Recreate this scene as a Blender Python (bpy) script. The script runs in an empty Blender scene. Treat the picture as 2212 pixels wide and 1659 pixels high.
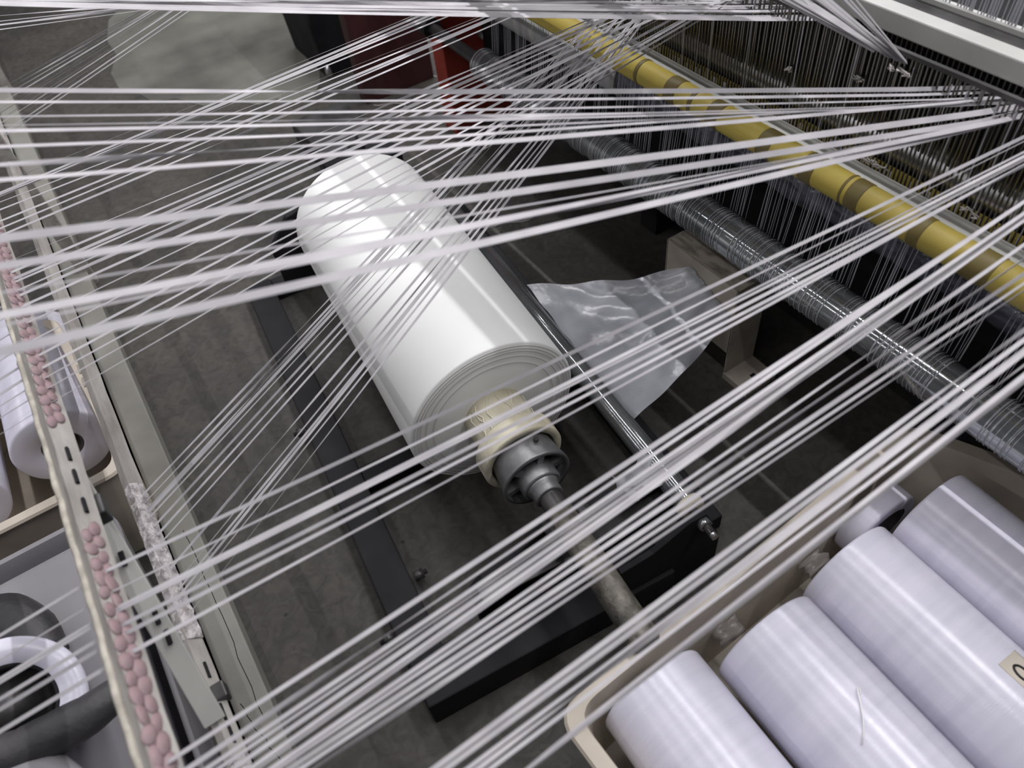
import bpy, bmesh, math, random
from mathutils import Vector, Matrix, Quaternion
random.seed(11)
S = bpy.context.scene
COL = S.collection
PI = math.pi

# ------------------------------------------------------------------ camera, world, lights, exposure
W, HP, F = 2212., 1659., 1660.
CX, CY, CAMH = W/2, HP/2, 1.7
d1 = Vector((-1556, 1730, -F)).normalized()
u_ = Vector((-210, 1404, F)); u_ = (u_-d1*u_.dot(d1)).normalized()
x_ = d1.cross(u_)
RW = Matrix((x_, d1, u_))                 # camera space -> world (X to the loom, Y along it, Z up)
cam_d = bpy.data.cameras.new('camera'); cam = bpy.data.objects.new('camera', cam_d); COL.objects.link(cam)
cam.matrix_world = Matrix.Translation((0, 0, CAMH)) @ RW.to_4x4()
cam_d.sensor_width = 36; cam_d.lens = 36*F/W; cam_d.clip_start = .02; cam_d.clip_end = 60
cam_d.dof.use_dof = True; cam_d.dof.focus_distance = 1.75; cam_d.dof.aperture_fstop = 3.2
S.camera = cam
wd = bpy.data.worlds.new('hall'); S.world = wd; wd.use_nodes = True
wd.node_tree.nodes['Background'].inputs[0].default_value = (.62, .63, .70, 1)
wd.node_tree.nodes['Background'].inputs[1].default_value = .06

def tube_row(name, loc, energy, sx=.03, sy=5., col=(1, .98, 1)):
    l = bpy.data.lights.new(name, 'AREA'); l.shape = 'RECTANGLE'; l.size = sx; l.size_y = sy
    l.energy = energy; l.color = col
    o = bpy.data.objects.new(name, l); o.location = loc; COL.objects.link(o); return o
tube_row('ceiling_tubes_over_loom', (1.55, 2.3, 3.3), 120, sy=7)
tube_row('ceiling_tubes_over_creel', (-1.2, 2.8, 3.3), 34, sy=7)
tube_row('added_fill_over_walkway', (.25, 2.6, 3.3), 52, sy=7)  # extra lamp row, added to brighten the floor beside the loom
tube_row('ceiling_tubes_left_aisle', (-3.6, 2.8, 3.3), 55, sy=7)
tube_row('ceiling_tubes_beyond_loom', (3.2, 2.8, 3.3), 110, sy=7)
S.view_settings.view_transform = 'Standard'; S.view_settings.look = 'None'
S.view_settings.exposure = 0.22; S.view_settings.gamma = 1.0; S.view_settings.use_curve_mapping = False

# ------------------------------------------------------------------ helpers
def ray(px, py): return RW @ Vector((px-CX, CY-py, -F))
def at(px, py, z):
    r = ray(px, py); return Vector((0, 0, CAMH))+r*((z-CAMH)/r.z)
def hit(p, q, X, Z):
    n = ray(*p).cross(ray(*q)); return -(n.x*X+n.z*(Z-CAMH))/n.y

MATS = {}
def mat(name, col, rough=.5, metal=0., col2=None, scale=8., bump=0., bscale=None, spec=.5, trans=0., detail=4., contrast=(.35, .65), stretch=None, alpha=1., coat=0.):
    if name in MATS: return MATS[name]
    m = bpy.data.materials.new(name); m.use_nodes = True; nt = m.node_tree; N = nt.nodes; L = nt.links
    b = N['Principled BSDF']; b.inputs['Base Color'].default_value = (*col, 1)
    b.inputs['Roughness'].default_value = rough; b.inputs['Metallic'].default_value = metal
    b.inputs['Specular IOR Level'].default_value = spec; b.inputs['Coat Weight'].default_value = coat
    tc = N.new('ShaderNodeTexCoord'); src = tc.outputs['Object']
    if stretch:
        mp = N.new('ShaderNodeMapping'); mp.inputs['Scale'].default_value = stretch; L.new(src, mp.inputs[0]); src = mp.outputs[0]
    if col2:
        n = N.new('ShaderNodeTexNoise'); n.inputs['Scale'].default_value = scale; n.inputs['Detail'].default_value = detail
        L.new(src, n.inputs['Vector'])
        r = N.new('ShaderNodeValToRGB'); r.color_ramp.elements[0].position = contrast[0]; r.color_ramp.elements[1].position = contrast[1]
        r.color_ramp.elements[0].color = (*col, 1); r.color_ramp.elements[1].color = (*col2, 1)
        L.new(n.outputs['Fac'], r.inputs['Fac']); L.new(r.outputs['Color'], b.inputs['Base Color'])
    if bump:
        n2 = N.new('ShaderNodeTexNoise'); n2.inputs['Scale'].default_value = bscale or scale*3; n2.inputs['Detail'].default_value = 5
        L.new(src, n2.inputs['Vector'])
        bp = N.new('ShaderNodeBump'); bp.inputs['Strength'].default_value = bump; bp.inputs['Distance'].default_value = .01
        L.new(n2.outputs['Fac'], bp.inputs['Height']); L.new(bp.outputs['Normal'], b.inputs['Normal'])
    out = N['Material Output']
    last = b.outputs[0]
    if trans:
        t = N.new('ShaderNodeBsdfTranslucent'); t.inputs[0].default_value = (*col, 1)
        mx = N.new('ShaderNodeMixShader'); mx.inputs[0].default_value = trans
        L.new(last, mx.inputs[1]); L.new(t.outputs[0], mx.inputs[2]); last = mx.outputs[0]
    if alpha < 1:
        t = N.new('ShaderNodeBsdfTransparent'); mx = N.new('ShaderNodeMixShader'); mx.inputs[0].default_value = alpha
        L.new(t.outputs[0], mx.inputs[1]); L.new(last, mx.inputs[2]); last = mx.outputs[0]
    L.new(last, out.inputs[0]); MATS[name] = m; return m

def ortho(d):
    d = Vector(d).normalized(); a = Vector((0, 0, 1)) if abs(d.z) < .9 else Vector((1, 0, 0))
    s = d.cross(a).normalized(); return d, s, s.cross(d)

class MB:
    def __init__(s): s.v = []; s.f = []; s.sm = []
    def quad(s, *ps, smooth=False):
        i = len(s.v); s.v += [tuple(p) for p in ps]; s.f.append(tuple(range(i, i+len(ps)))); s.sm.append(smooth)
    def box(s, lo, hi, M=None):
        i = len(s.v)
        for z in (lo[2], hi[2]):
            for x, y in ((lo[0], lo[1]), (hi[0], lo[1]), (hi[0], hi[1]), (lo[0], hi[1])):
                p = Vector((x, y, z)); p = M @ p if M else p; s.v.append(tuple(p))
        for q in ((3, 2, 1, 0), (4, 5, 6, 7), (0, 1, 5, 4), (1, 2, 6, 5), (2, 3, 7, 6), (3, 0, 4, 7)):
            s.f.append(tuple(i+k for k in q)); s.sm.append(False)
        return s
    def bar(s, p, q, w, h, up=(0, 0, 1)):
        p, q = Vector(p), Vector(q); d = (q-p).normalized(); u = Vector(up); a = d.cross(u).normalized(); b = a.cross(d)
        i = len(s.v)
        for c in (p, q):
            for sa, sb in ((-1, -1), (1, -1), (1, 1), (-1, 1)): s.v.append(tuple(c+a*sa*w/2+b*sb*h/2))
        for f in ((3, 2, 1, 0), (4, 5, 6, 7), (0, 1, 5, 4), (1, 2, 6, 5), (2, 3, 7, 6), (3, 0, 4, 7)):
            s.f.append(tuple(i+k for k in f)); s.sm.append(False)
        return s
    def lathe(s, o, d, prof, n=48, caps=True, smooth=True):
        """prof: list of (distance along d, radius)"""
        o = Vector(o); d, a, b = ortho(d); base = len(s.v)
        for t, r in prof:
            for k in range(n):
                an = 2*PI*k/n; s.v.append(tuple(o+d*t+a*(r*math.cos(an))+b*(r*math.sin(an))))
        for j in range(len(prof)-1):
            for k in range(n):
                k2 = (k+1) % n
                s.f.append((base+j*n+k, base+j*n+k2, base+(j+1)*n+k2, base+(j+1)*n+k)); s.sm.append(smooth)
        if caps:
            s.f.append(tuple(base+k for k in reversed(range(n)))); s.sm.append(False)
            e = base+(len(prof)-1)*n
            s.f.append(tuple(e+k for k in range(n))); s.sm.append(False)
        return s
    def cyl(s, p, q, r, n=24, caps=True):
        p, q = Vector(p), Vector(q); return s.lathe(p, q-p, [(0, r), ((q-p).length, r)], n, caps)
    def tube(s, pts, r, n=8, closed=False):
        pts = [Vector(p) for p in pts]; m = len(pts); base = len(s.v)
        rr = r if isinstance(r, (list, tuple)) else [r]*m
        prev = None
        for i, p in enumerate(pts):
            if closed: d = (pts[(i+1) % m]-pts[i-1])
            else: d = pts[min(i+1, m-1)]-pts[max(i-1, 0)]
            d.normalize()
            if prev is None: _, a, b = ortho(d)
            else:
                a = (prev-d*prev.dot(d)).normalized(); b = a.cross(d)
            prev = a
            for k in range(n):
                an = 2*PI*k/n; s.v.append(tuple(p+a*rr[i]*math.cos(an)+b*rr[i]*math.sin(an)))
        for j in range(m if closed else m-1):
            for k in range(n):
                k2 = (k+1) % n; j2 = (j+1) % m
                s.f.append((base+j*n+k, base+j*n+k2, base+j2*n+k2, base+j2*n+k)); s.sm.append(True)
        if not closed:
            s.f.append(tuple(base+k for k in range(n))); s.sm.append(False)
            s.f.append(tuple(base+(m-1)*n+k for k in reversed(range(n)))); s.sm.append(False)
        return s
    def ribbon(s, pts, w, th, roll, ups=None):
        pts = [Vector(p) for p in pts]; m = len(pts); base = len(s.v)
        for i, p in enumerate(pts):
            d = (pts[min(i+1, m-1)]-pts[max(i-1, 0)]).normalized()
            u = Vector(ups[i]) if ups else Vector((0, 0, 1))
            a = d.cross(u).normalized(); b = a.cross(d); r = roll(i/(m-1)) if callable(roll) else roll
            ca, sa = math.cos(r), math.sin(r); a2 = a*ca+b*sa; b2 = b*ca-a*sa
            for x, y in ((-1, -1), (1, -1), (1, 1), (-1, 1)): s.v.append(tuple(p+a2*x*w/2+b2*y*th/2))
        for j in range(m-1):
            for k in range(4):
                k2 = (k+1) % 4
                s.f.append((base+j*4+k, base+j*4+k2, base+(j+1)*4+k2, base+(j+1)*4+k)); s.sm.append(False)
        s.f.append((base+3, base+2, base+1, base)); s.sm.append(False)
        e = base+(m-1)*4; s.f.append((e, e+1, e+2, e+3)); s.sm.append(False)
        return s
    def prism(s, poly, o, ax, ay, az, th):
        """polygon (2D) in the plane ax, ay at o, extruded th along az"""
        o, ax, ay, az = map(Vector, (o, ax, ay, az)); n = len(poly); i = len(s.v)
        for k in (0, th):
            for x, y in poly: s.v.append(tuple(o+ax*x+ay*y+az*k))
        s.f.append(tuple(i+k for k in reversed(range(n)))); s.f.append(tuple(i+n+k for k in range(n))); s.sm += [False]*2
        for k in range(n):
            k2 = (k+1) % n; s.f.append((i+k, i+k2, i+n+k2, i+n+k)); s.sm.append(False)
        return s
    def ellipsoid(s, c, rx, ry, rz, nu=10, nv=6, M=None):
        i = len(s.v); c = Vector(c)
        for j in range(nv+1):
            th = PI*j/nv
            for k in range(nu):
                ph = 2*PI*k/nu; p = Vector((rx*math.sin(th)*math.cos(ph), ry*math.sin(th)*math.sin(ph), rz*math.cos(th)))
                s.v.append(tuple(c+(M @ p if M else p)))
        for j in range(nv):
            for k in range(nu):
                k2 = (k+1) % nu; s.f.append((i+j*nu+k, i+(j+1)*nu+k, i+(j+1)*nu+k2, i+j*nu+k2)); s.sm.append(True)
        return s
    def mesh(s, name, m):
        me = bpy.data.meshes.new(name); me.from_pydata(s.v, [], s.f); me.polygons.foreach_set('use_smooth', s.sm)
        me.update()
        bm = bmesh.new(); bm.from_mesh(me); bmesh.ops.remove_doubles(bm, verts=bm.verts, dist=1e-6) if any(s.sm) else None
        bmesh.ops.recalc_face_normals(bm, faces=bm.faces); bm.to_mesh(me); bm.free()
        me.materials.append(m); return me
    def build(s, name, m, parent=None, bevel=0.):
        o = bpy.data.objects.new(name, s.mesh(name, m)); COL.objects.link(o)
        if bevel:
            bv = o.modifiers.new('bevel', 'BEVEL'); bv.width = bevel; bv.segments = 2; bv.limit_method = 'ANGLE'; bv.angle_limit = .7
        if parent: child(o, parent)
        return o
def root_matrix(o):
    M = Matrix.Translation(o.location) @ o.rotation_euler.to_matrix().to_4x4()
    return root_matrix(o.parent) @ o.matrix_parent_inverse @ M if o.parent else M
def child(o, parent):
    o.parent = parent; o.matrix_parent_inverse = root_matrix(parent).inverted()
def tag(o, label, cat, group=None, kind=None):
    o['label'] = label; o['category'] = cat
    if group: o['group'] = group
    if kind: o['kind'] = kind
    return o
def thing(name, loc, label, cat, group=None):
    o = bpy.data.objects.new(name, None); o.location = loc; o.empty_display_size = .05; COL.objects.link(o)
    return tag(o, label, cat, group)
def struct(o): o['kind'] = 'structure'; return o

# ------------------------------------------------------------------ materials
M_tape = mat('white_tape', (.56, .545, .565), .34, col2=(.46, .445, .47), scale=20, trans=.3)
M_thread = mat('white_thread', (.46, .46, .50), .4, trans=.25)
M_floor = mat('concrete', (.045, .040, .036), .72)
M_film = mat('white_film', (.92, .93, .915), .48, col2=(.90, .91, .895), scale=2, spec=.3)
M_roll = mat('lavender_white_film', (.68, .665, .765), .2, col2=(.61, .60, .70), scale=3, spec=.5, bump=.06, bscale=30, stretch=(1, 14, 1))
M_cream = mat('cream_core', (.66, .62, .50), .55, col2=(.52, .48, .36), scale=14, bump=.25, bscale=40)
M_cast = mat('cast_metal', (.34, .34, .35), .42, .7, col2=(.2, .2, .205), scale=12, bump=.15)
M_chrome = mat('chrome', (.9, .9, .92), .33, 1., col2=(.6, .6, .62), scale=9)
M_steel = mat('polished_steel', (.45, .47, .48), .13, .75, col2=(.27, .28, .29), scale=7, bump=.03)
M_rust = mat('worn_steel', (.09, .084, .072), .6, .5, col2=(.21, .195, .17), scale=30, bump=.5, bscale=60)
M_black = mat('black_paint', (.008, .008, .010), .7, col2=(.016, .016, .018), scale=6, spec=.2)
M_dark = mat('dark_metal', (.03, .029, .03), .4, .4, col2=(.08, .078, .078), scale=10)
M_grey = mat('grey_paint', (.40, .40, .375), .5, col2=(.33, .33, .31), scale=6)
M_whitep = mat('white_paint', (.46, .46, .44), .5, col2=(.40, .40, .38), scale=6)
M_yellow = mat('yellow_sleeve', (.50, .395, .075), .5, col2=(.42, .33, .07), scale=5)
M_band = mat('brown_band', (.155, .12, .035), .5)
M_red = mat('red_paint', (.34, .045, .025), .6, col2=(.26, .03, .02), scale=5)
M_beige = mat('beige_sheet_metal', (.50, .46, .39), .55, col2=(.34, .30, .25), scale=9)
M_crate = mat('beige_plastic', (.52, .465, .39), .5, col2=(.38, .335, .28), scale=7)
M_board = mat('dirty_white_board', (.38, .365, .34), .65, col2=(.22, .20, .185), scale=5, stretch=(4, 1, 4), bump=.2, bscale=25)
M_pink = mat('pink_glaze', (.30, .205, .215), .55, col2=(.20, .14, .15), scale=30)
M_kerb = mat('painted_beam', (.235, .23, .205), .75, col2=(.15, .145, .13), scale=4, bump=.15, bscale=15)
M_bin = mat('grey_plastic', (.27, .26, .275), .45, col2=(.23, .22, .24), scale=3)
M_web = mat('clear_film', (.50, .52, .56), .2, col2=(.32, .33, .36), scale=7, alpha=.5, bump=.5, bscale=9)
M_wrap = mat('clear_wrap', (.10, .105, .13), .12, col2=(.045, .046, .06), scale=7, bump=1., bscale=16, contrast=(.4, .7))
M_core = mat('brown_core', (.06, .055, .05), .8)
M_paper = mat('tan_label', (.55, .50, .43), .7)
M_ink = mat('black_ink', (.01, .01, .01), .6)
M_fabric = mat('grey_cloth', (.22, .22, .23), .8, col2=(.16, .16, .17), scale=5)
M_sheet = mat('dusty_board', (.15, .15, .128), .85, col2=(.06, .058, .05), scale=2.2, detail=7, bump=.3, bscale=9)
M_lint = mat('lint', (.55, .52, .5), .9)
M_foil = mat('shiny_tape', (.60, .57, .57), .25, col2=(.30, .28, .28), scale=60, bump=1., bscale=70)

def floor_material(m):
    nt = m.node_tree; N = nt.nodes; L = nt.links; b = N['Principled BSDF']
    tc = N.new('ShaderNodeTexCoord')
    n1 = N.new('ShaderNodeTexNoise'); n1.inputs['Scale'].default_value = 1.6; n1.inputs['Detail'].default_value = 9; n1.inputs['Roughness'].default_value = .62
    n2 = N.new('ShaderNodeTexNoise'); n2.inputs['Scale'].default_value = 26; n2.inputs['Detail'].default_value = 8; n2.inputs['Distortion'].default_value = 1.5
    v = N.new('ShaderNodeTexVoronoi'); v.inputs['Scale'].default_value = 9
    for n in (n1, n2, v): L.new(tc.outputs['Object'], n.inputs['Vector'])
    r1 = N.new('ShaderNodeValToRGB'); e = r1.color_ramp.elements
    e[0].position = .32; e[0].color = (.029, .026, .0235, 1); e[1].position = .68; e[1].color = (.062, .057, .050, 1)
    r2 = N.new('ShaderNodeValToRGB'); e = r2.color_ramp.elements
    e[0].position = .30; e[0].color = (.62, .62, .62, 1); e[1].position = .75; e[1].color = (1.3, 1.3, 1.28, 1)
    r3 = N.new('ShaderNodeValToRGB'); e = r3.color_ramp.elements      # small dark specks of dirt
    e[0].position = .035; e[0].color = (.25, .25, .25, 1); e[1].position = .06; e[1].color = (1, 1, 1, 1)
    L.new(n1.outputs['Fac'], r1.inputs[0]); L.new(n2.outputs['Fac'], r2.inputs[0]); L.new(v.outputs['Distance'], r3.inputs[0])
    mx = N.new('ShaderNodeMix'); mx.data_type = 'RGBA'; mx.blend_type = 'MULTIPLY'; mx.inputs[0].default_value = 1
    L.new(r1.outputs[0], mx.inputs[6]); L.new(r2.outputs[0], mx.inputs[7])
    mx2 = N.new('ShaderNodeMix'); mx2.data_type = 'RGBA'; mx2.blend_type = 'MULTIPLY'; mx2.inputs[0].default_value = 1
    L.new(mx.outputs[2], mx2.inputs[6]); L.new(r3.outputs[0], mx2.inputs[7])
    L.new(mx2.outputs[2], b.inputs['Base Color'])
    bp = N.new('ShaderNodeBump'); bp.inputs['Strength'].default_value = .25; bp.inputs['Distance'].default_value = .004
    L.new(n2.outputs['Fac'], bp.inputs['Height']); L.new(bp.outputs[0], b.inputs['Normal'])
floor_material(M_floor)

# ------------------------------------------------------------------ floor
fl = MB(); fl.box((-4, -2, -.1), (5, 9, 0)); struct(fl.build('floor', M_floor))

# ------------------------------------------------------------------ the loom (one machine, many parts)
LY0, LY1 = -.5, 2.5
loom = thing('weaving_loom', (1.2, 1.0, 0), 'large weaving loom with steel roller, yellow roller and wire reed, along the right', 'loom')
roller = MB().lathe((1.13, LY0, .49), (0, 1, 0), [(0, .048), (2.12-LY0, .048)], 64).build('steel_roller', M_steel, loom)
roller['label'] = 'shiny steel roller wrapped by white threads'
MB().lathe((1.13, LY0-.05, .49), (0, 1, 0), [(0, .02), (2.60-LY0, .02)], 24).build('roller_journal', M_dark, roller)
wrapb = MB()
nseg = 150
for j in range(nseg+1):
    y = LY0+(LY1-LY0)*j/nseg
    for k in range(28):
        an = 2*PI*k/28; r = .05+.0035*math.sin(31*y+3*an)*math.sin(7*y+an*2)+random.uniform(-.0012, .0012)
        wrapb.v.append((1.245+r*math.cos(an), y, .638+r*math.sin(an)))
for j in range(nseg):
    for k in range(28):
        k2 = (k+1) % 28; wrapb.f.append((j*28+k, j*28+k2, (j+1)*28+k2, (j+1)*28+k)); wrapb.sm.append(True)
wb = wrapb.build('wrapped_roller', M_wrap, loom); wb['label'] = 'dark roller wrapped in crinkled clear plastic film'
# pale sleeve on that roller's far end, its colour standing for reflected light
MB().lathe((1.245, 1.52, .638), (0, 1, 0), [(0, .055), (.02, .058), (.75, .057), (.77, .054)], 40).build('pale_reflection', M_whitep, wb)
yel = MB().lathe((1.095, LY0, .797), (0, 1, 0), [(0, .028), (LY1-LY0, .028)], 40).build('yellow_roller', M_yellow, loom)
yel['label'] = 'yellow sleeved roller with brown bands'
for px, py, wpx in ((1250, 70, .018), (1381, 142, .012), (1453, 186, .036), (1497, 210, .012), (1545, 238, .034), (1657, 303, .034), (1750, 356, .032), (1826, 402, .006), (1850, 417, .030), (1985, 495, .024), (2118, 572, .050)):
    r = ray(px, py); y = (r*(1.08/r.x)).y
    MB().lathe((1.095, y-wpx/2, .797), (0, 1, 0), [(0, .0282), (.002, .0292), (wpx-.002, .0292), (wpx, .0282)], 40).build('brown_band', M_band, yel)
gb = MB().box((1.135, LY0, .735), (1.186, LY1, .788)).build('grey_beam', M_grey, loom, bevel=.003)
MB().box((1.180, LY0, .788), (1.184, LY1, .791)).build('beam_lip', M_whitep, gb)
# reed: upright wires between two dark rails
reed = MB().box((1.193, .1, .760), (1.207, 2.3, .772)).build('reed', M_dark, loom)
reed['label'] = 'wire reed of upright dark steel blades'
wm = MB().box((-.0012, -.0014, 0), (.0012, .0014, .238)).mesh('reed_wire', mat('reed_steel', (.10, .095, .09), .3, .9, col2=(.22, .2, .18), scale=14, stretch=(1, 1, .15)))
y = .27; nrw = 0
while y < 2.2 and nrw < 225:
    o = bpy.data.objects.new('reed_wire', wm); COL.objects.link(o); o.location = (1.2, y, .768+random.uniform(-.002, .002)); o.rotation_euler = (random.uniform(-.012, .012), random.uniform(-.01, .01), 0)
    child(o, reed); y += .0086; nrw += 1
MB().box((1.196, .1, 1.002), (1.204, 2.3, 1.010)).build('reed_top_rail', M_dark, reed)
# heald wires behind, a darker row
heald = MB().box((1.262, .1, 1.004), (1.28, 2.3, 1.02)).build('heald_frame', M_dark, loom)
hm = MB().box((-.001, -.0014, -.20), (.001, .0014, 0)).mesh('heald_wire', M_dark)
y = .2
while y < 1.9:
    o = bpy.data.objects.new('heald_wire', hm); COL.objects.link(o); o.location = (1.268, y, 1.006); o.rotation_euler = (random.uniform(-.02, .02), 0, 0)
    child(o, heald); y += .0105
chr_ = MB().lathe((1.305, LY0, .775), (0, 1, 0), [(0, .034), (LY1-LY0, .034)], 48).build('chrome_roller', M_chrome, loom)
chr_['label'] = 'bright chrome roller behind the reed'
ys = MB().box((1.243, LY0, .742), (1.262, LY1, .757)).build('yellow_strip', M_yellow, loom)
y = .3
MB().box((1.36, LY0, .3), (1.40, LY1, 1.0)).build('back_panel', M_black, loom)
wbm = MB().box((1.25, LY0, .998), (1.284, LY1, 1.036)).build('white_beam', M_whitep, loom, bevel=.003)
wbm['label'] = 'white painted beam above the reed'
MB().box((1.284, LY0, 1.0), (1.333, LY1, 1.026)).build('dark_channel', M_dark, loom)
MB().box((1.333, LY0, .99), (1.349, LY1, 1.034)).build('white_strip', M_whitep, loom)
MB().box((1.349, LY0, .3), (1.75, LY1, .98)).build('machine_body', M_black, loom)
# red side frame at the far end
sf = MB().box((1.2, 2.545, 0), (1.62, 2.64, .95)).build('side_frame', M_red, loom, bevel=.004); sf['label'] = 'red painted side frame'
MB().cyl((1.40, 2.542, .50), (1.40, 2.556, .50), .012, 16).build('bolt_hole', M_black, sf)
MB().lathe((1.36, 2.50, .36), (0, 1, 0), [(0, .012), (.05, .012)], 6).build('bolt', M_steel, sf)
MB().lathe((1.13, 2.45, .49), (0, 1, 0), [(0, .035), (.1, .035)], 20).build('bearing', M_dark, sf)
rp = MB().box((1.02, 3.02, .0), (1.36, 3.09, .8)).build('rear_frame', mat('shaded_red_paint', (.055, .014, .016), .6, col2=(.04, .011, .012), scale=5), loom, bevel=.004); rp['label'] = 'red rear frame plate with shade in its colour'  # red plate standing in shade, the shade put into its colour
# floor-level legs of the machine
for yy in (.2, 1.55):
    MB().box((1.4, yy, 0), (1.7, yy+.08, .3)).build('machine_leg', M_black, loom)
# unseen beams, arms and posts, added to cast shadow bands on the film
blocker = MB().box((.812, .75, 1.36), (.850, 2.7, 1.40)).build('added_shade_beam', M_grey, loom); blocker['label'] = 'unseen overhead beam added to shade the film roll'
MB().box((.872, .75, 1.36), (1.05, 2.7, 1.40)).build('added_shade_beam', M_grey, loom)
for yy in (.75, 2.65):
    MB().box((.812, yy, 1.40), (1.75, yy+.05, 1.44)).build('added_shade_arm', M_grey, loom)
    MB().box((1.68, yy, .98), (1.75, yy+.05, 1.40)).build('added_shade_post', M_grey, loom)
# lint and fluff caught on the beam
for k in range(9):
    px, py = [(1880, 352), (1900, 360), (2095, 462), (1345, 80), (1930, 150), (1850, 175), (1950, 165), (2060, 250), (1700, 150)][k]
    r = ray(px, py); X = 1.186 if k < 4 else 1.192; p = Vector((0, 0, CAMH))+r*(X/r.x); b = MB()
    for q in range(3):
        a = p+Vector((0, random.uniform(-.012, .012), random.uniform(-.004, .006)))
        b.tube([a+Vector((random.uniform(-.004, .004), random.uniform(-.012, .012), random.uniform(-.004, .008))) for _ in range(5)], .0016, 5)
    b.build('lint', M_lint, loom)

# beige sheet-metal cover below the roller
br = thing('sheet_metal_cover', (1.2, 1.08, 0), 'beige sheet-metal channel cover standing on the floor under the steel roller', 'cover')
MB().box((1.145, .95, .325), (1.245, 1.215, .33)).build('top_plate', mat('scuffed_beige', (.50, .45, .38), .6, col2=(.13, .11, .09), scale=16, contrast=(.45, .75), stretch=(3, 1, 1)), br, bevel=.002)
MB().box((1.142, .95, .10), (1.146, 1.215, .33)).build('front_plate', M_beige, br)
MB().box((1.142, .948, .02), (1.25, .952, .33)).build('end_plate', M_beige, br)
MB().box((1.142, 1.213, .02), (1.25, 1.217, .33)).build('end_plate', M_beige, br)
MB().box((1.246, .95, .02), (1.25, 1.215, .33)).build('back_plate', M_beige, br)
ft = MB(); ft.box((1.14, .86, 0), (1.25, .952, .02)); ft.build('foot', M_beige, br)
MB().box((1.19, .855, .0202), (1.205, .90, .0215)).build('slot', M_black, br)

# ------------------------------------------------------------------ unwind stand, film roll, shaft, guide roller (turned a little from the loom)
YD = Vector((.1, .995, 0)).normalized(); XD = Vector((YD.y, -YD.x, 0)); ZD = Vector((0, 0, 1))
A0 = Vector((.446, 1.0, .33))                      # centre of the near face of the film roll
def L(s, x=0, z=0): return A0+YD*s+XD*x+ZD*z       # s along the axis, x across, z from the axis
film = thing('film_roll', A0-ZD*.33+YD*.45, 'big roll of white plastic film lying on the black unwind stand', 'film roll')
RF = .205
prof = [(0, .085)]
prof += [(0, RF-.004), (.004, RF), (.855, RF), (.859, RF-.004), (.859, .085)]
MB().lathe(A0, YD, prof, 128, caps=True).build('film_winding', M_film, film)
rings = MB()
for r in (.150, .168, .181, .188, .196):
    rings.lathe(A0+YD*-.0035, YD, [(0, r), (-.0006, r+.0012), (0, r+.0026)], 96, caps=False)
rings.build('wound_edges', mat('film_edge', (.62, .60, .59), .5), film)
core = MB().lathe(A0+YD*.01, -YD, [(0, .074), (.05, .074), (.105, .072), (.107, .058)], 48).build('core', M_cream, film)
core['label'] = 'cream cardboard core with torn tape'
bits = MB()
for k in range(7):
    an = random.uniform(.2, 2.6); pts = []
    for q in range(6):
        s = -.01-.018*q; a2 = an+.12*math.sin(q*1.3+k); pts.append(L(s, .0755*math.cos(a2), .0755*math.sin(a2)))
    bits.tube(pts, .0011, 5)
bits.build('torn_tape', mat('torn_tape', (.75, .72, .6), .4), core)
MB().lathe(L(-.098), -YD, [(0, .060), (0, .092), (.003, .094), (.046, .094), (.049, .092), (.049, .078), (.01, .078)], 64, caps=False).build('core_ring', M_cream, film)

shaft = thing('unwind_shaft', A0-ZD*.33-YD*.2, 'grey steel shaft with spoked cast-metal chuck pushed into the film core', 'shaft')
ch = MB(); ch.lathe(L(-.12), -YD, [(0, .070), (.05, .073), (.082, .079), (.087, .079), (.087, .070), (.05, .067)], 56, caps=False)
ch = ch.build('chuck_rim', M_cast, shaft)
for k in range(6):
    an = k*PI/3+.25; c, s_ = math.cos(an), math.sin(an)
    MB().bar(L(-.186, c*.035, s_*.035), L(-.186, c*.073, s_*.073), .034, .014, up=tuple(XD*-s_+ZD*c)).build('spoke', M_cast, ch)
MB().lathe(L(-.14), -YD, [(0, .066), (.022, .066)], 40).build('chuck_web', M_black, ch)
MB().lathe(L(-.10), -YD, [(.05, .046), (.128, .044), (.132, .041)], 40).build('hub', M_cast, shaft)
MB().cyl(L(-.165, .025, .0718), L(-.165, .027, .0765), .006, 12).build('set_screw', M_dark, shaft)
MB().lathe(L(-.225), -YD, [(0, .036), (.010, .036), (.012, .032), (.034, .032), (.036, .029)], 36).build('collar', M_cast, shaft)
MB().lathe(L(-.255), -YD, [(0, .029), (.004, .029), (.006, .025), (.012, .0245), (.02, .026), (.03, .0245), (.038, .0255), (.05, .023)], 32).build('threaded_neck', M_dark, shaft)
MB().lathe(L(-.275), -YD, [(0, .022), (.02, .0235), (.022, .0295), (.335, .0305), (.34, .029), (.345, .024)], 36).build('shaft_bar', M_rust, shaft)
MB().lathe(L(.83), YD, [(0, .07), (.08, .07), (.085, .03), (.3, .03)], 32).build('far_shaft_end', M_dark, shaft)

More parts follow.
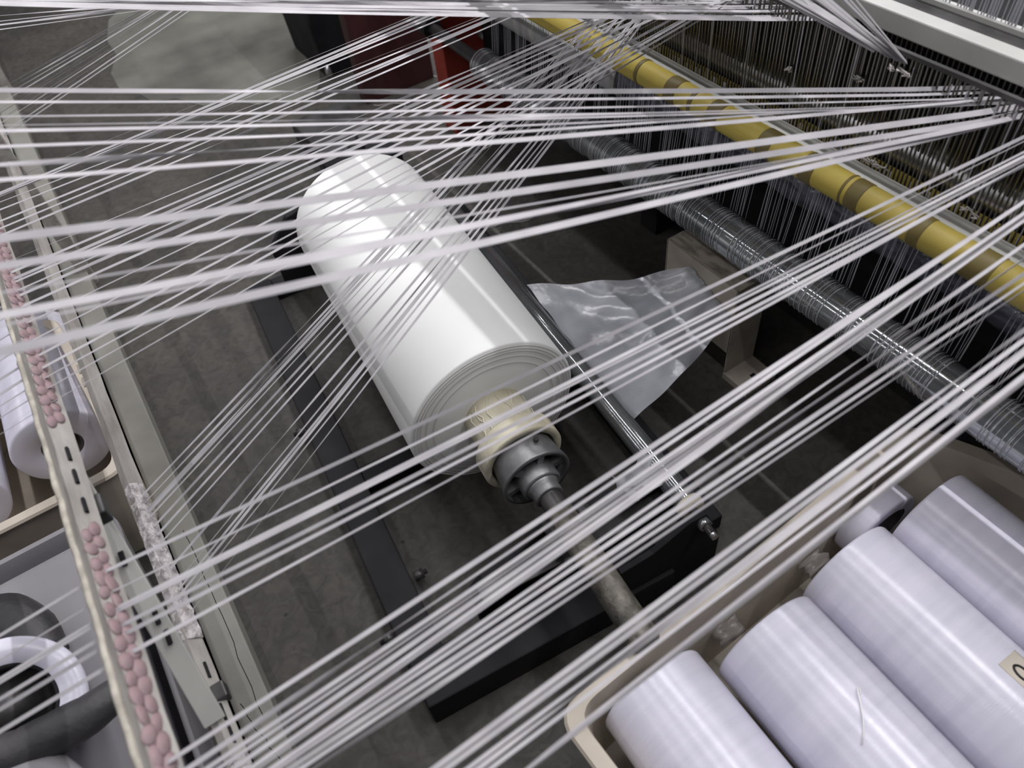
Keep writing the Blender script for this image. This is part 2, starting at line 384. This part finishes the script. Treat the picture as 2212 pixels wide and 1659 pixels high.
stand = thing('unwind_stand', L(.3, -.1, -.33), 'black painted steel floor stand carrying the film roll', 'stand')
def SB(name, s0, s1, x0, x1, z0, z1, m=M_black, parent=stand, bevel=.004):
    b = MB(); b.prism([(x0, z0), (x1, z0), (x1, z1), (x0, z1)], L(s0)-ZD*.33, XD, ZD, YD, s1-s0); return b.build(name, m, parent, bevel=bevel)
SB('side_rail', -.36, 1.12, -.405, -.32, 0, .055)
SB('side_rail', -.36, 1.12, .33, .40, 0, .055)
SB('cross_channel', -.44, -.33, -.40, .205, .0, .10)
SB('cross_bar', .18, .24, -.32, .33, 0, .05)
SB('cross_bar', 1.06, 1.12, -.32, .33, 0, .05)
bp = SB('bearing_shelf', -.345, -.30, -.21, .26, .20, .208, M_dark)
pl = MB().prism([(-.22, .02), (.27, .02), (.31, .05), (.31, .16), (.24, .24), (.09, .29), (.045, .285), (.03, .305), (-.03, .305), (-.05, .285), (-.10, .25), (-.19, .215), (-.22, .18)],
                L(-.30)-ZD*.33, XD, ZD, YD, .02).build('end_plate', M_black, stand, bevel=.003)
pl2 = MB().prism([(-.28, .02), (.33, .02), (.33, .16), (.2, .29), (.05, .32), (-.05, .32), (-.2, .29), (-.28, .2)],
                 L(1.06)-ZD*.33, XD, ZD, YD, .02).build('end_plate', M_black, stand, bevel=.003)
MB().lathe(L(-.29, -.02, -.03), -YD, [(0, .022), (.05, .022)], 20).build('support_bearing', M_dark, stand)
MB().lathe(L(-.29, .045, -.028), -YD, [(0, .022), (.05, .022)], 20).build('support_bearing', M_dark, stand)
for s, x in ((-.23, -.41), (.45, -.41), (-.12, -.31)):
    MB().lathe(L(s, x, -.295), -XD if x < -.35 else XD, [(0, .014), (.022, .014), (.022, .007), (.032, .007)], 6).build('bolt', M_dark, stand)

rod = thing('guide_roller', (.72, 1.1, 0), 'long polished steel guide roller beside the film roll', 'roller')
R0, R1 = Vector((.672, .585, .25)), Vector((.803, 1.92, .25)); RD = (R1-R0).normalized()
MB().lathe(R0, RD, [(0, .022), (.004, .0265), ((R1-R0).length, .0265)], 48).build('roller_tube', M_steel, rod)
MB().lathe(R0-RD*.006, RD, [(0, .020), (-.002, .029), (.012, .031), (.02, .029)], 40).build('end_ring', M_cream, rod)
sp = MB().lathe(R0-RD*.075, RD, [(0, .009), (.09, .009)], 16).build('spindle', M_dark, rod)
MB().lathe(R0-RD*.055, RD, [(0, .016), (.016, .016)], 6).build('nut', M_steel, sp)
MB().lathe(R0-RD*.085, RD, [(0, .009), (.03, .009)], 6).build('bolt_end', M_chrome, sp)
MB().prism([(-.20, -.25), (.045, -.25), (.06, -.22), (.06, -.12), (.03, -.03), (.01, .02), (-.03, .02), (-.12, -.03), (-.20, -.04)], R0-RD*.04, XD, ZD, RD, .014).build('mount_plate', M_black, rod, bevel=.002)
MB().prism([(-.03, -.25), (.03, -.25), (.03, .03), (-.03, .03)], R1, XD, ZD, RD, .012).build('mount_plate', M_black, rod)

# clear film web drawn from the roll under the guide roller towards the loom
web = MB(); NU, NV = 30, 22
a0, a1 = Vector((.795, 1.40, .235)), Vector((.735, .86, .215))
b0, b1 = Vector((1.139, 1.12, .305)), Vector((1.139, .955, .235))
for side in (0, 1):
    for i in range(NU+1):
        for j in range(NV+1):
            u, v = i/NU, j/NV
            p = (a0.lerp(a1, v)).lerp(b0.lerp(b1, v), u)
            w = .006*math.sin(9*v+6*u+1.3*math.sin(5*u))*math.sin(PI*u)+.004*math.sin(23*v-11*u)*math.sin(PI*u)+.004*math.sin(17*u+31*v)
            web.v.append((p.x, p.y, p.z+w-.02*math.sin(PI*u)-side*.0006))
n1 = (NU+1)*(NV+1)
for side in (0, 1):
    for i in range(NU):
        for j in range(NV):
            q = [side*n1+i*(NV+1)+j, side*n1+(i+1)*(NV+1)+j, side*n1+(i+1)*(NV+1)+j+1, side*n1+i*(NV+1)+j+1]
            web.f.append(tuple(q if side == 0 else q[::-1])); web.sm.append(True)
wo = web.build('film_web', M_web); tag(wo, 'crinkled translucent film sheet stretched between guide roller and beige cover', 'film sheet')
sc = MB()
for i in range(9):
    for j in range(7):
        sc.v.append((.575+.016*i+random.uniform(-.004, .004), .66+.012*j+random.uniform(-.004, .004), .262+.022*math.sin(i*1.1+j*.8)*math.sin(j*.9)+random.uniform(-.004, .004)))
for i in range(8):
    for j in range(6): sc.f.append((i*7+j, (i+1)*7+j, (i+1)*7+j+1, i*7+j+1)); sc.sm.append(True)
so = sc.build('plastic_scrap', mat('scrap_film', (.42, .43, .45), .3, alpha=.75)); tag(so, 'crumpled grey plastic scrap lying by the shaft and guide roller', 'plastic scrap')
sm = so.modifiers.new('thick', 'SOLIDIFY'); sm.thickness = .0008

# ------------------------------------------------------------------ creel frame on the left
creel = thing('creel_frame', (-.27, 1.0, 0), 'creel frame of pale guide rails with pink eyelets along the left', 'creel')
RX, Z1, Z2 = -.275, .815, .49
def rail(name, z, y0, y1, w=.030, h=.052, tilt=-.75):
    b = MB(); n = 60; M = Matrix.Rotation(tilt, 3, 'Y')
    for i in range(n+1):
        y = y0+(y1-y0)*i/n
        for x, zz in ((-w/2, -h/2), (w/2, -h/2), (w/2, h/2), (-w/2, h/2)):
            p = M @ Vector((x, 0, zz)); b.v.append((RX+p.x+random.uniform(-.0009, .0009), y, z+p.z+random.uniform(-.0009, .0009)))
    for i in range(n):
        for k in range(4):
            k2 = (k+1) % 4; b.f.append((i*4+k, i*4+k2, (i+1)*4+k2, (i+1)*4+k)); b.sm.append(False)
    b.f.append((0, 1, 2, 3)); b.f.append((n*4+3, n*4+2, n*4+1, n*4)); b.sm += [False]*2
    return b.build(name, M_board, creel)
r1 = rail('guide_rail', Z1, .1, 3.2, .022, .034); r2 = rail('guide_rail', Z2, .3, 4.4, .020, .028)
r1['label'] = 'upper pale rail with pink eyelets'; r2['label'] = 'lower rail patched with shiny tape'
em = MB().ellipsoid((0, 0, 0), .0024, .0155, .0078, 10, 6).mesh('guide_eyelet', M_pink)
def eyelets(parent, z, y0, y1, step, rows, tilt):
    M = Matrix.Rotation(tilt, 3, 'Y'); y = y0; k = 0
    while y < y1:
        for q in range(rows):
            o = bpy.data.objects.new('guide_eyelet', em); COL.objects.link(o)
            p = M @ Vector((.0115, 0, .0095-.0125*q)); o.location = (RX+p.x, y+step*.5*q, z+p.z)
            o.rotation_euler = (random.uniform(-.25, .25), tilt+random.uniform(-.2, .2), 0); o.scale = (random.uniform(.8, 1.3), random.uniform(.8, 1.15), random.uniform(.85, 1.2))
            child(o, parent)
        y += step*random.uniform(.9, 1.1); k += 1
eyelets(r1, Z1, .22, .80, .026, 2, -.75); eyelets(r1, Z1, 1.04, 2.3, .026, 2, -.75)
# silvery tape patch on the lower rail
for y0, y1, dz in ((.78, 1.16, .0), (.5, .56, 0)):
    b = MB(); n = 40; M = Matrix.Rotation(-.75, 3, 'Y')
    for i in range(n+1):
        y = y0+(y1-y0)*i/n
        for x, zz in ((.0105, -.0135), (.0115, .0), (.0105, .0145), (-.008, .0155)):
            p = M @ Vector((x+random.uniform(0, .003), 0, zz+random.uniform(-.002, .002))); b.v.append((RX+p.x, y, Z2+p.z))
    for i in range(n):
        for k in range(3): b.f.append((i*4+k, i*4+k+1, (i+1)*4+k+1, (i+1)*4+k)); b.sm.append(False)
    b.build('shiny_patch', M_foil, r2)
# rope-like lower edge of the upper rail, slots, clips, flat diagonal brace
MB().tube([(RX-.0195+random.uniform(-.0015, .0015), .1+.02*i, Z1+.006+random.uniform(-.0015, .0015)) for i in range(150)], .0055, 6).build('rope_edge', mat('rope', (.48, .45, .39), .8, col2=(.3, .28, .24), scale=40), r1)
for y in (.95, .90, .84): MB().bar((RX+.009, y, Z1+.009), (RX+.009, y+.028, Z1+.009), .004, .006).build('slot', M_black, r1)
MB().box((RX-.012, .845, Z1-.038), (RX+.026, .885, Z1-.010)).build('clip', M_dark, r1, bevel=.003)
MB().box((RX+.002, .655, Z2-.012), (RX+.024, .685, Z2+.012)).build('clip', M_dark, r2, bevel=.003)
for y in (.70, .62, .58): MB().bar((RX+.008, y, Z2+.008), (RX+.008, y+.03, Z2+.008), .004, .005).build('slot', M_black, r2)
p0, p1 = Vector((RX-.005, .96, Z1-.02)), Vector((RX-.005, .62, Z2+.02))
brc = MB().bar(p0, p1, .034, .006, up=(0, 1, 0)).build('diagonal_brace', M_grey, creel, bevel=.002)
for t in (.35, .58, .66):
    c = p0.lerp(p1, t); MB().bar(c+Vector((.006, .004, .015)), c+Vector((.002, -.013, -.001)), .005, .010).build('slot', M_black, brc)
base = MB().box((-.345, .1, 0), (-.268, 5.2, .062)).build('base_beam', M_kerb, creel, bevel=.004); base['label'] = 'cracked off-white base beam on the floor'
cr = MB()
for a, b_ in (((-.300, 1.36), (-.292, .80)), ((-.33, .86), (-.281, .62))):
    n = 14; pts = [(a[0]+(b_[0]-a[0])*i/n+random.uniform(-.004, .004), a[1]+(b_[1]-a[1])*i/n, .0618) for i in range(n+1)]
    cr.tube(pts, .0011, 4)
cr.build('crack', M_black, base)
for y in (2.6, 4.3): MB().box((RX-.02, y, 0), (RX+.02, y+.04, Z1)).build('upright', M_board, creel)
MB().box((-.368, .2, 0), (-.352, 5.2, .05)).build('black_base_bar', M_black, creel)

# ------------------------------------------------------------------ crates, reels, bins
def round_poly(pts, r, n=6):
    out = []; m = len(pts)
    for i in range(m):
        p = Vector(pts[i]); a = (Vector(pts[i-1])-p); b = (Vector(pts[(i+1) % m])-p)
        ra = min(r, a.length*.45, b.length*.45); a.normalize(); b.normalize()
        s, e = p+a*ra, p+b*ra
        for k in range(n+1):
            t = k/n; out.append((s*(1-t)**2+p*(2*t*(1-t))+e*t**2))
    return out
def crate(name, root, pts, h, m, taper=.03, wall=.008, rim=.03, r=.06):
    ring = round_poly(pts, r); n = len(ring); c = sum(ring, Vector((0, 0)))/n
    def off(d): return [p+(c-p).normalized()*d for p in ring]
    levels = [(off(taper), .0), (off(0), h-.03), (off(0), h-.012), (off(-rim*.5), h-.012), (off(-rim*.62), h-.006), (off(-rim*.5), h), (off(wall), h), (off(wall+.003), h-.006), (off(taper+wall), .012)]
    b = MB()
    for ps, z in levels: b.v += [(p.x, p.y, z) for p in ps]
    for j in range(len(levels)-1):
        for k in range(n):
            k2 = (k+1) % n; b.f.append((j*n+k, j*n+k2, (j+1)*n+k2, (j+1)*n+k)); b.sm.append(True)
    b.f.append(tuple(range(n))[::-1]); b.f.append(tuple((len(levels)-1)*n+k for k in range(n))); b.sm += [False]*2
    o = b.build('crate_shell', m, root)
    o.modifiers.new('es', 'EDGE_SPLIT').split_angle = .7
    return o
cr1 = thing('plastic_crate', (.7, .1, 0), 'beige plastic crate full of fat white rolls at the lower right', 'crate')
crate('plastic_crate', cr1, [(.205, .375), (1.14, .425), (1.24, .20), (1.22, -.45), (.24, -.45)], .31, M_crate, rim=.045, r=.05)
def reel(name, c, d, R, ln, rc, label, m, group=None, cat='roll', corem=None):
    c, d = Vector(c), Vector(d).normalized()
    t = thing(name, c+d*ln/2-ZD*R, label, cat, group)
    MB().lathe(c, d, [(.006, rc), (0, rc+.002), (0, R-.006), (.002, R-.002), (.006, R), (ln-.006, R), (ln-.002, R-.002), (ln, R-.006), (ln, rc)], 72, caps=False).build('winding', m, t)
    MB().lathe(c+d*.003, d, [(0, rc*.93), (0, rc*1.02), (ln-.006, rc*1.02), (ln-.006, rc*.93), (0, rc*.93)], 40, caps=False).build('core', corem or M_core, t)
    return t
RD2 = Vector((-.015, -1, 0)).normalized()
labs = ['glossy white roll at the left end of the crate, crossed by one tape', 'white roll second from the left in the crate, with a loose thread on it',
        'white roll third in the crate, carrying a tan paper label', 'white roll at the far right corner of the crate, beside the rim']
rolls = []
for k, (x, y0, z, R) in enumerate(((.365, .345, .235, .108), (.600, .30, .235, .112), (.830, .315, .235, .110), (1.055, .30, .235, .106))):
    rolls.append(reel('film_reel', (x, y0, z), RD2, R, .50 if k != 2 else .44, .045, labs[k], M_roll, 'rolls in the right crate'))
sl = MB()
def onroll(k, y, an, dr=.0006):
    x, y0, z, R = ((.365, .345, .235, .108), (.600, .30, .235, .112), (.830, .315, .235, .110), (1.055, .30, .235, .106))[k]
    x += RD2.x*(y0-y); return Vector((x+(R+dr)*math.cos(an), y, z+(R+dr)*math.sin(an)))
n = 10; a_lo, a_hi = 1.52, 1.0
for i in range(n+1):
    an = a_lo+(a_hi-a_lo)*i/n; sl.v.append(tuple(onroll(2, .020, an))); sl.v.append(tuple(onroll(2, -.07, an)))
for i in range(n): sl.f.append((i*2, i*2+1, i*2+3, i*2+2)); sl.sm.append(True)
slo = sl.build('paper_label', M_paper, rolls[2]); slo['label'] = 'tan paper label with black print'
m_ = slo.modifiers.new('thick', 'SOLIDIFY'); m_.thickness = .0004
ring0 = MB(); pts = []
for i in range(20):
    a = 2*PI*i/20; pts.append(onroll(2, -.012+.016*math.cos(a), 1.33-.09*math.sin(a), .0012))
ring0.tube(pts, .0022, 6, closed=True); ring0.build('printed_zero', M_ink, slo)
tag(MB().tube([onroll(1, .06+.010*i+.004*i*math.sin(i*.5), 1.95-.16*i+.012*i*i, .002+.004*math.sin(i*PI/9)) for i in range(10)], .0011, 6).build('loose_thread', M_film), 'loose white thread curling on the second roll in the crate', 'thread')
tag(MB().tube([onroll(0, .11+.022*math.cos(i*.55), 1.62+.16*math.sin(i*.62), .0012) for i in range(22)], .0006, 5).build('thin_filament', M_thread), 'thin clear filament looped on the leftmost roll in the crate', 'thread')
reel('empty_spool', (1.00, .385, .17), RD2, .092, .05, .060, 'white spool standing on edge between crate wall and last roll', M_roll, cat='spool', corem=M_dark)
for k, (px, py, z) in enumerate(((1575, 1362, .16), (1760, 1215, .15), (1345, 1455, .25))):
    c = at(px, py, z); b = MB()
    for i in range(6):
        for j in range(6): b.v.append((c.x+(i-2.5)*.013+random.uniform(-.005, .005), c.y+(j-2.5)*.007, c.z+random.uniform(-.012, .012)))
    for i in range(5):
        for j in range(5): b.f.append((i*6+j, (i+1)*6+j, (i+1)*6+j+1, i*6+j+1)); b.sm.append(True)
    o = b.build('plastic_wisp', mat('wisp', (.34, .31, .29), .3, alpha=.7))
    o.modifiers.new('thick', 'SOLIDIFY').thickness = .0008
    tag(o, ['crumpled clear wrap between first and second roll by the crate wall', 'crumpled clear wrap between second and third roll by the crate wall', 'crumpled clear wrap at the far end of the leftmost roll'][k], 'plastic wrap', 'clear wraps in the right crate')

cr2 = thing('plastic_crate', (-.6, 1.66, 0), 'beige crate with notched rim holding a white reel, behind the creel rail on the left', 'crate')
cs = crate('plastic_crate', cr2, [(-.92, 1.40), (-.325, 1.40), (-.325, 1.60), (-.36, 2.02), (-.92, 2.02)], .33, M_crate, rim=.04, r=.045)
for y in (1.72, 1.775, 1.83):
    MB().box((-.335, y-.018, .3305), (-.315, y+.018, .333)).build('rim_notch', mat('notch', (.28, .25, .22), .7), cs)
reel('film_reel', (-.452, 1.645, .235), (.02, 1, 0), .115, .46, .047, 'white reel with dark open core in the left crate', M_roll, cat='roll')
reel('film_reel', (-.715, 1.60, .235), (.02, 1, 0), .115, .46, .047, 'white reel at the left edge, mostly hidden behind the pink rail', M_roll, cat='roll')

b2 = thing('grey_bin', (-.65, .92, 0), 'smooth grey plastic bin under the creel rails at the lower left', 'bin')
crate('grey_bin', b2, [(-.95, .60), (-.375, .60), (-.375, 1.33), (-.95, 1.33)], .30, M_bin, taper=.06, rim=.012, r=.08)
MB().prism([(-.22, -.33), (.22, -.33), (.22, .33), (-.22, .33)], (-.66, .965, .268), (1, 0, 0), (0, 1, 0), (0, 0, 1), .006).build('lid', M_bin, b2)
LD = Vector((-.30, .50, -.81)).normalized(); LC = at(22, 1530, .47)
lr = reel('film_reel', LC, LD, .115, .30, .070, 'white reel with black hub at the lower left corner, partly covered by tapes', M_roll, cat='roll', corem=M_black)
MB().lathe(LC, LD, [(.02, .0), (.02, .03), (.035, .032), (.03, .066), (.05, .066)], 40, caps=False).build('hub_cap', M_dark, lr)
M_wrapb = mat('dark_plastic', (.06, .058, .062), .5, col2=(.035, .034, .037), scale=6, bump=.9, bscale=14)
for pp, z, r0, lab in (([(-60, 1640), (40, 1622), (110, 1590), (190, 1545), (262, 1490)],   .46, .036, 'thick fold of dark plastic sheet in front of the lower left reel'),
                       ([(-40, 1330), (20, 1335), (70, 1370), (105, 1420)], .36, .05, 'thick fold of dark plastic sheet behind the lower left reel'),
                       ([(-60, 1690), (30, 1668), (100, 1670), (160, 1700)], .44, .035, 'grey plastic fold at the bottom left corner')):
    ks = [at(px, py, z) for px, py in pp]; pts = []
    for i in range(len(ks)-1):
        for t in range(6): pts.append(ks[i].lerp(ks[i+1], t/6))
    pts.append(ks[-1]); n = len(pts)
    tag(MB().tube(pts, [r0*(.7+.3*math.sin(PI*(i+1)/(n+1))) for i in range(n)], 14).build('plastic_fold', M_wrapb if z != .44 else M_bin), lab, 'plastic sheet')

# ------------------------------------------------------------------ far floor: dusty board, black cabinet, cloth, beige box
sh = MB(); poly = [at(px, py, 0) for px, py in ((235, 45), (330, -60), (560, -80), (628, 10), (655, 45), (664, 70), (668, 92), (682, 112), (690, 150), (692, 178), (680, 205), (640, 222), (600, 214), (560, 228), (500, 216), (440, 230), (380, 214), (330, 222), (290, 196), (262, 200), (240, 160), (252, 120), (232, 90))]
sh.prism([(p.x, p.y) for p in poly], (0, 0, .001), (1, 0, 0), (0, 1, 0), (0, 0, 1), .002)
tag(sh.build('dusty_board', M_sheet), 'stained grey board lying flat on the floor at the upper left', 'board')
cb = thing('black_cabinet', (1.05, 3.55, 0), 'black machine cabinet on the floor beyond the film roll', 'cabinet')
MB().prism([(0, 0), (.20, 0), (.215, .3), (.2, .85), (-.03, .85), (.02, .5), (-.015, .25)], (.985, 3.36, 0), (1, 0, 0), (0, 0, 1), (0, 1, 0), .4).build('body', M_black, cb, bevel=.01)
MB().lathe((.99, 3.34, .02), (0, 0, 1), [(0, .016), (.03, .014), (.05, .006)], 8).build('foot', M_chrome, cb)
cl = MB(); n = 12
for j in range(9):
    for i in range(n): cl.v.append((1.215+.011*i, 3.33+.012*math.sin(i*1.3)+.01*math.sin(j), .02+.10*j))
for j in range(8):
    for i in range(n-1): cl.f.append((j*n+i, j*n+i+1, (j+1)*n+i+1, (j+1)*n+i)); cl.sm.append(True)
co = cl.build('hanging_cloth', M_fabric); co.modifiers.new('thick', 'SOLIDIFY').thickness = .004
tag(co, 'grey cloth hanging beside the black cabinet', 'cloth')
blk = thing('metal_pedestal', (.78, 2.6, 0), 'black metal pedestal behind the far end of the film roll', 'pedestal')
MB().box((.60, 2.30, 0), (.86, 2.42, .20)).build('plinth', M_black, blk, bevel=.006)
MB().box((.66, 2.55, 0), (.90, 2.95, .10)).build('plinth_step', M_dark, blk, bevel=.006)
MB().lathe((.72, 2.36, .2), (0, 0, 1), [(0, .03), (.06, .03), (.065, .015), (.09, .015)], 20).build('knob', M_dark, blk)
bx = thing('cardboard_box', (-.30, 4.35, 0), 'small beige box at the left edge of the picture beyond the rails', 'box')
MB().box((-.52, 4.1, 0), (-.36, 4.5, .14)).build('body', M_beige, bx, bevel=.004)
MB().box((-.45, 4.1, .14), (-.43, 4.5, .142)).build('seam', M_dark, bx)
# scraps of film thread on the floor
for k, (px, py, z) in enumerate(((870, 268, 0), (905, 150, 0), (1000, 468, .02), (720, 255, 0), (840, 345, .02), (650, 560, 0))):
    c = at(px, py, z+.006); pts = []; a = random.uniform(0, 6)
    for i in range(14):
        a += random.uniform(-.7, .9); c = c+Vector((math.cos(a)*.022, math.sin(a)*.022, 0)); pts.append(c.copy())
    tag(MB().tube(pts, .0016, 5).build('thread_scrap', M_lint), ['tangled pale thread scrap on the floor at the foot of the red frame', 'pale thread scrap on the floor between black cabinet and red frame', 'pale thread scrap beside the far end of the guide roller', 'curled pale thread scrap in front of the black cabinet', 'pale thread scrap on the floor behind the film roll', 'pale thread scrap on the floor left of the film roll'][k], 'thread', 'thread scraps on the floor')

# ------------------------------------------------------------------ tapes running from the creel to the reed
def lerp(a, b, t): return a+(b-a)*t
def tape(p, q, left, label, group, w=.0054, right=(1.15, .985), wild=.45, sag=.004, tail=None, head=True, jz=.008):
    Zr = right[1]+random.uniform(-jz, jz)
    yr = hit(p, q, right[0], Zr); yl = hit(p, q, left[0], left[1])
    a = Vector((left[0], yl, left[1])); b = Vector((right[0], yr, Zr))
    N_ = 36; pts = []
    if tail: pts.append(a+Vector(tail))
    for i in range(N_+1):
        t = i/N_; c = a.lerp(b, t); c.z -= sag*math.sin(PI*t); pts.append(c)
    if head: pts.append(b+(b-a).normalized()*.15*Vector((1, 1, 1)).length/1.7+Vector((0, 0, .004)))
    r0 = random.gauss(0, .4); r1 = r0+random.gauss(0, wild); ph = random.uniform(0, 6); am = random.uniform(0, wild)
    tw = random.random(); tc = random.uniform(.15, .85); sg = random.choice((-1, 1))
    def roll(t):
        r = lerp(r0, r1, t)+am*math.sin(t*7+ph)
        if tw < .30: r += sg*PI/(1+math.exp(-(t-tc)*22))
        return r
    ww = w*random.uniform(.8, 1.15)
    o = MB().ribbon(pts, ww, .0004, roll).build('plastic_tape', M_tape)
    return tag(o, label, 'tape', group)
UP = (-.33, 1.27); R1_ = (RX+.012, Z1+.01); R2_ = (RX+.012, Z2+.012)
T_ = {}
ORD = ['topmost', 'second', 'third', 'fourth', 'fifth', 'sixth', 'seventh', 'eighth', 'ninth', 'tenth', 'eleventh', 'twelfth', 'thirteenth', 'fourteenth']
def grp(lines, left, label, group, **k):
    for i, (p, q) in enumerate(lines):
        n = len(lines); w_ = 'lowest' if i == n-1 else ORD[i]+('' if i == 0 else ' from the top')
        tape(p, q, left, 'white tape, '+w_+' '+label, group, **k)
grp([((0, 192), (1640, 193)), ((100, 217), (1650, 207)), ((0, 249), (1380, 226)), ((0, 268), (1380, 240)), ((0, 280), (1380, 246)), ((0, 314), (1380, 255)), ((200, 340), (1380, 262)), ((0, 386), (1380, 276))],
    UP, 'of the level bundle across the upper picture', 'upper level tapes', wild=.2, w=.0068)
grp([((0, 512), (1650, 303)), ((0, 572), (1650, 331)), ((0, 630), (1650, 350)), ((0, 701), (1650, 356)), ((150, 650), (1650, 360)), ((0, 757), (1650, 380))],
    UP, 'of the blurred near tapes over the film roll', 'near tapes over the film roll', wild=.2, w=.0092)
grp([((640, 0), (1640, 14)), ((640, 3), (1640, 19)), ((640, 7), (1640, 25)), ((640, 11), (1640, 30)), ((640, 15), (1640, 36)), ((640, 18), (1640, 39)), ((640, 21), (1640, 43)), ((640, -6), (1640, 8)), ((640, -12), (1640, 2))],
    UP, 'of the dense band along the top edge', 'top edge tapes', wild=.15, w=.0085)
grp([((0, 10), (300, 2)), ((0, 32), (330, 4)), ((0, 44), (330, 7)), ((0, 52), (330, 9)), ((0, 62), (340, 14))],
    (RX, 1.05), 'of those rising across the top left corner', 'top left corner tapes', wild=.2)
grp([((lerp(318, 418, k/10)+random.uniform(-3, 3), 13), (lerp(20, 95, k/10)+random.uniform(-4, 4), lerp(181, 238, k/10))) for k in range(11)],
    R2_, 'of the thin slanting bundle at upper left', 'upper left slanting tapes', wild=.9, w=.0045, sag=.002)
grp([((894, 30), (640, 134)), ((908, 30), (640, 144)), ((924, 32), (640, 152)), ((940, 32), (640, 156)), ((968, 32), (640, 164))],
    R1_, 'of the slanting bundle nearest the black cabinet', 'uppermost slanting tapes', wild=.3)
grp([((1038, 32), (640, 187)), ((1050, 33), (640, 197)), ((1071, 33), (640, 212)), ((1075, 34), (640, 220)), ((1100, 36), (640, 234))],
    R1_, 'of the slanting bundle crossing the red frame', 'second slanting tapes', wild=.3)
TAIL = (-.55, .10, -.16)
grp([((560, 338), (1326, 18)), ((560, 356), (1330, 22)), ((560, 369), (1335, 28)), ((560, 378), (1355, 30)), ((560, 394), (1370, 32)), ((560, 407), (1395, 34)), ((560, 428), (1410, 40))],
    R1_, 'of the bundle just above the film roll', 'tapes behind the film roll', tail=TAIL)
grp([((50, 702), (1425, 30)), ((60, 740), (1435, 35)), ((64, 778), (1456, 38)), ((67, 808), (1473, 41)), ((77, 828), (1480, 42)), ((87, 848), (1494, 43)), ((97, 878), (1500, 50))],
    R1_, 'of the slanting tapes over the film roll', 'slanting tapes over the film roll', tail=TAIL)
grp([((336, 1040), (1200, 123)), ((381, 1013), (1205, 130)), ((338, 1080), (1210, 120)), ((370, 1052), (1215, 130)), ((348, 1091), (1220, 138)), ((356, 1112), (1240, 138)), ((361, 1132), (1245, 140)), ((370, 1148), (1255, 145))],
    R2_, 'of the steep bundle left of the film roll', 'steep tapes', wild=.7, w=.0050)
grp([((434, 1150), (1250, 181)), ((470, 1150), (1255, 185)), ((486, 1150), (1260, 195)), ((497, 1150), (1262, 190)), ((517, 1143), (1265, 200)), ((544, 1150), (1275, 195))],
    R2_, 'of the steep bundle across the film roll', 'steep tapes over the film roll', wild=.7, w=.0048)
grp([((640, 1039), (1780, 500)), ((640, 1082), (1812, 503)), ((640, 1118), (1870, 500)), ((640, 1126), (1888, 500)), ((640, 1156), (1910, 500)), ((640, 1176), (1937, 500)), ((640, 1214), (1945, 500))],
    R1_, 'of the bundle crossing the film roll chuck', 'tapes over the chuck', tail=TAIL)
grp([((627, 1473), (2000, 573)), ((620, 1515), (2000, 579)), ((620, 1542), (2000, 604)), ((620, 1558), (2000, 607)), ((620, 1578), (2000, 611)), ((652, 1580), (2000, 617)), ((668, 1580), (2000, 627)), ((700, 1580), (2000, 675)), ((743, 1562), (2000, 703)), ((743, 1580), (2000, 733)), ((768, 1580), (2000, 753)), ((797, 1580), (2000, 769))],
    R1_, 'of the dense bundle crossing the steel shaft', 'tapes over the shaft', tail=TAIL, w=.0056)
grp([((939, 1658), (1918, 930)), ((965, 1658), (1946, 930)), ((1011, 1658), (1978, 930)), ((1034, 1658), (1990, 930)), ((1060, 1658), (2023, 930)), ((1140, 1658), (2060, 930)), ((1145, 1658), (2074, 930))],
    R1_, 'of those crossing the right crate', 'tapes over the right crate', wild=.4)
fan = [(1693, 1925), (1702, 1928), (1712, 1930), (1722, 1932), (1735, 1934), (1760, 1938), (1770, 1940), (1780, 1943), (1792, 1945), (1815, 1950), (1825, 1952), (1836, 1955), (1850, 1960)]
for kf, (a_, b_) in enumerate(fan):
    tape((a_, 0), (b_, 124+(b_-1925)*.35), (.86, 1.42), 'white tape, '+('leftmost' if kf == 0 else 'rightmost' if kf == len(fan)-1 else ORD[kf]+' from the left')+' of the fan dropping to the reed', 'fanned tapes at the reed', right=(1.165, 1.012), w=.0125, wild=.1, sag=.0, jz=.003, head=False)

# ------------------------------------------------------------------ warp threads: reed to steel roller, and the short upper threads
y = .14; nth = 0
while y < 2.08 and nth < 235:
    cluster = random.randint(4, 11)
    for c in range(cluster):
        y += random.choice((.0045, .006, .008, .011)); yt = y
        up = random.random() < .22
        dy = random.uniform(-.004, .004)
        pts = []; ups = []
        if up: pts += [(1.189, yt+dy*3, .995)]; ups += [(1, 0, 0)]
        pts += [(1.1905, yt+dy, .80), (1.189, yt+dy, .73)]; ups += [(1, 0, 0), (1, 0, .3)]
        for a in (40, 54, 68, 82, 96, 110, 124, 138, 152, 166, 180, 194, 208, 220):
            r = .0494; pts.append((1.13+r*math.cos(math.radians(a)), yt-dy*.5, .49+r*math.sin(math.radians(a)))); ups.append((math.cos(math.radians(a)), 0, math.sin(math.radians(a))))
        o = MB().ribbon(pts, random.choice((.0012, .0015, .0019, .0028)), .0004, 0, ups).build('warp_thread', M_thread)
        tag(o, 'thin white thread hanging from the reed and wrapping the steel roller', 'thread', 'threads on the steel roller'); nth += 1
    y += random.choice((.008, .014, .022, .03))
y = .32
while y < 1.05:
    for c in range(random.randint(3, 7)):
        y += random.uniform(.004, .007)
        o = MB().ribbon([(1.341, y, 1.02), (1.36, y+random.uniform(-.01, .01), 1.5)], random.choice((.002, .003, .004)), .0005, 0, [(1, 0, 0)]*2).build('warp_thread', M_thread)
        tag(o, 'white thread rising from the strip behind the white beam', 'thread', 'threads behind the white beam')
    y += random.uniform(.004, .014)
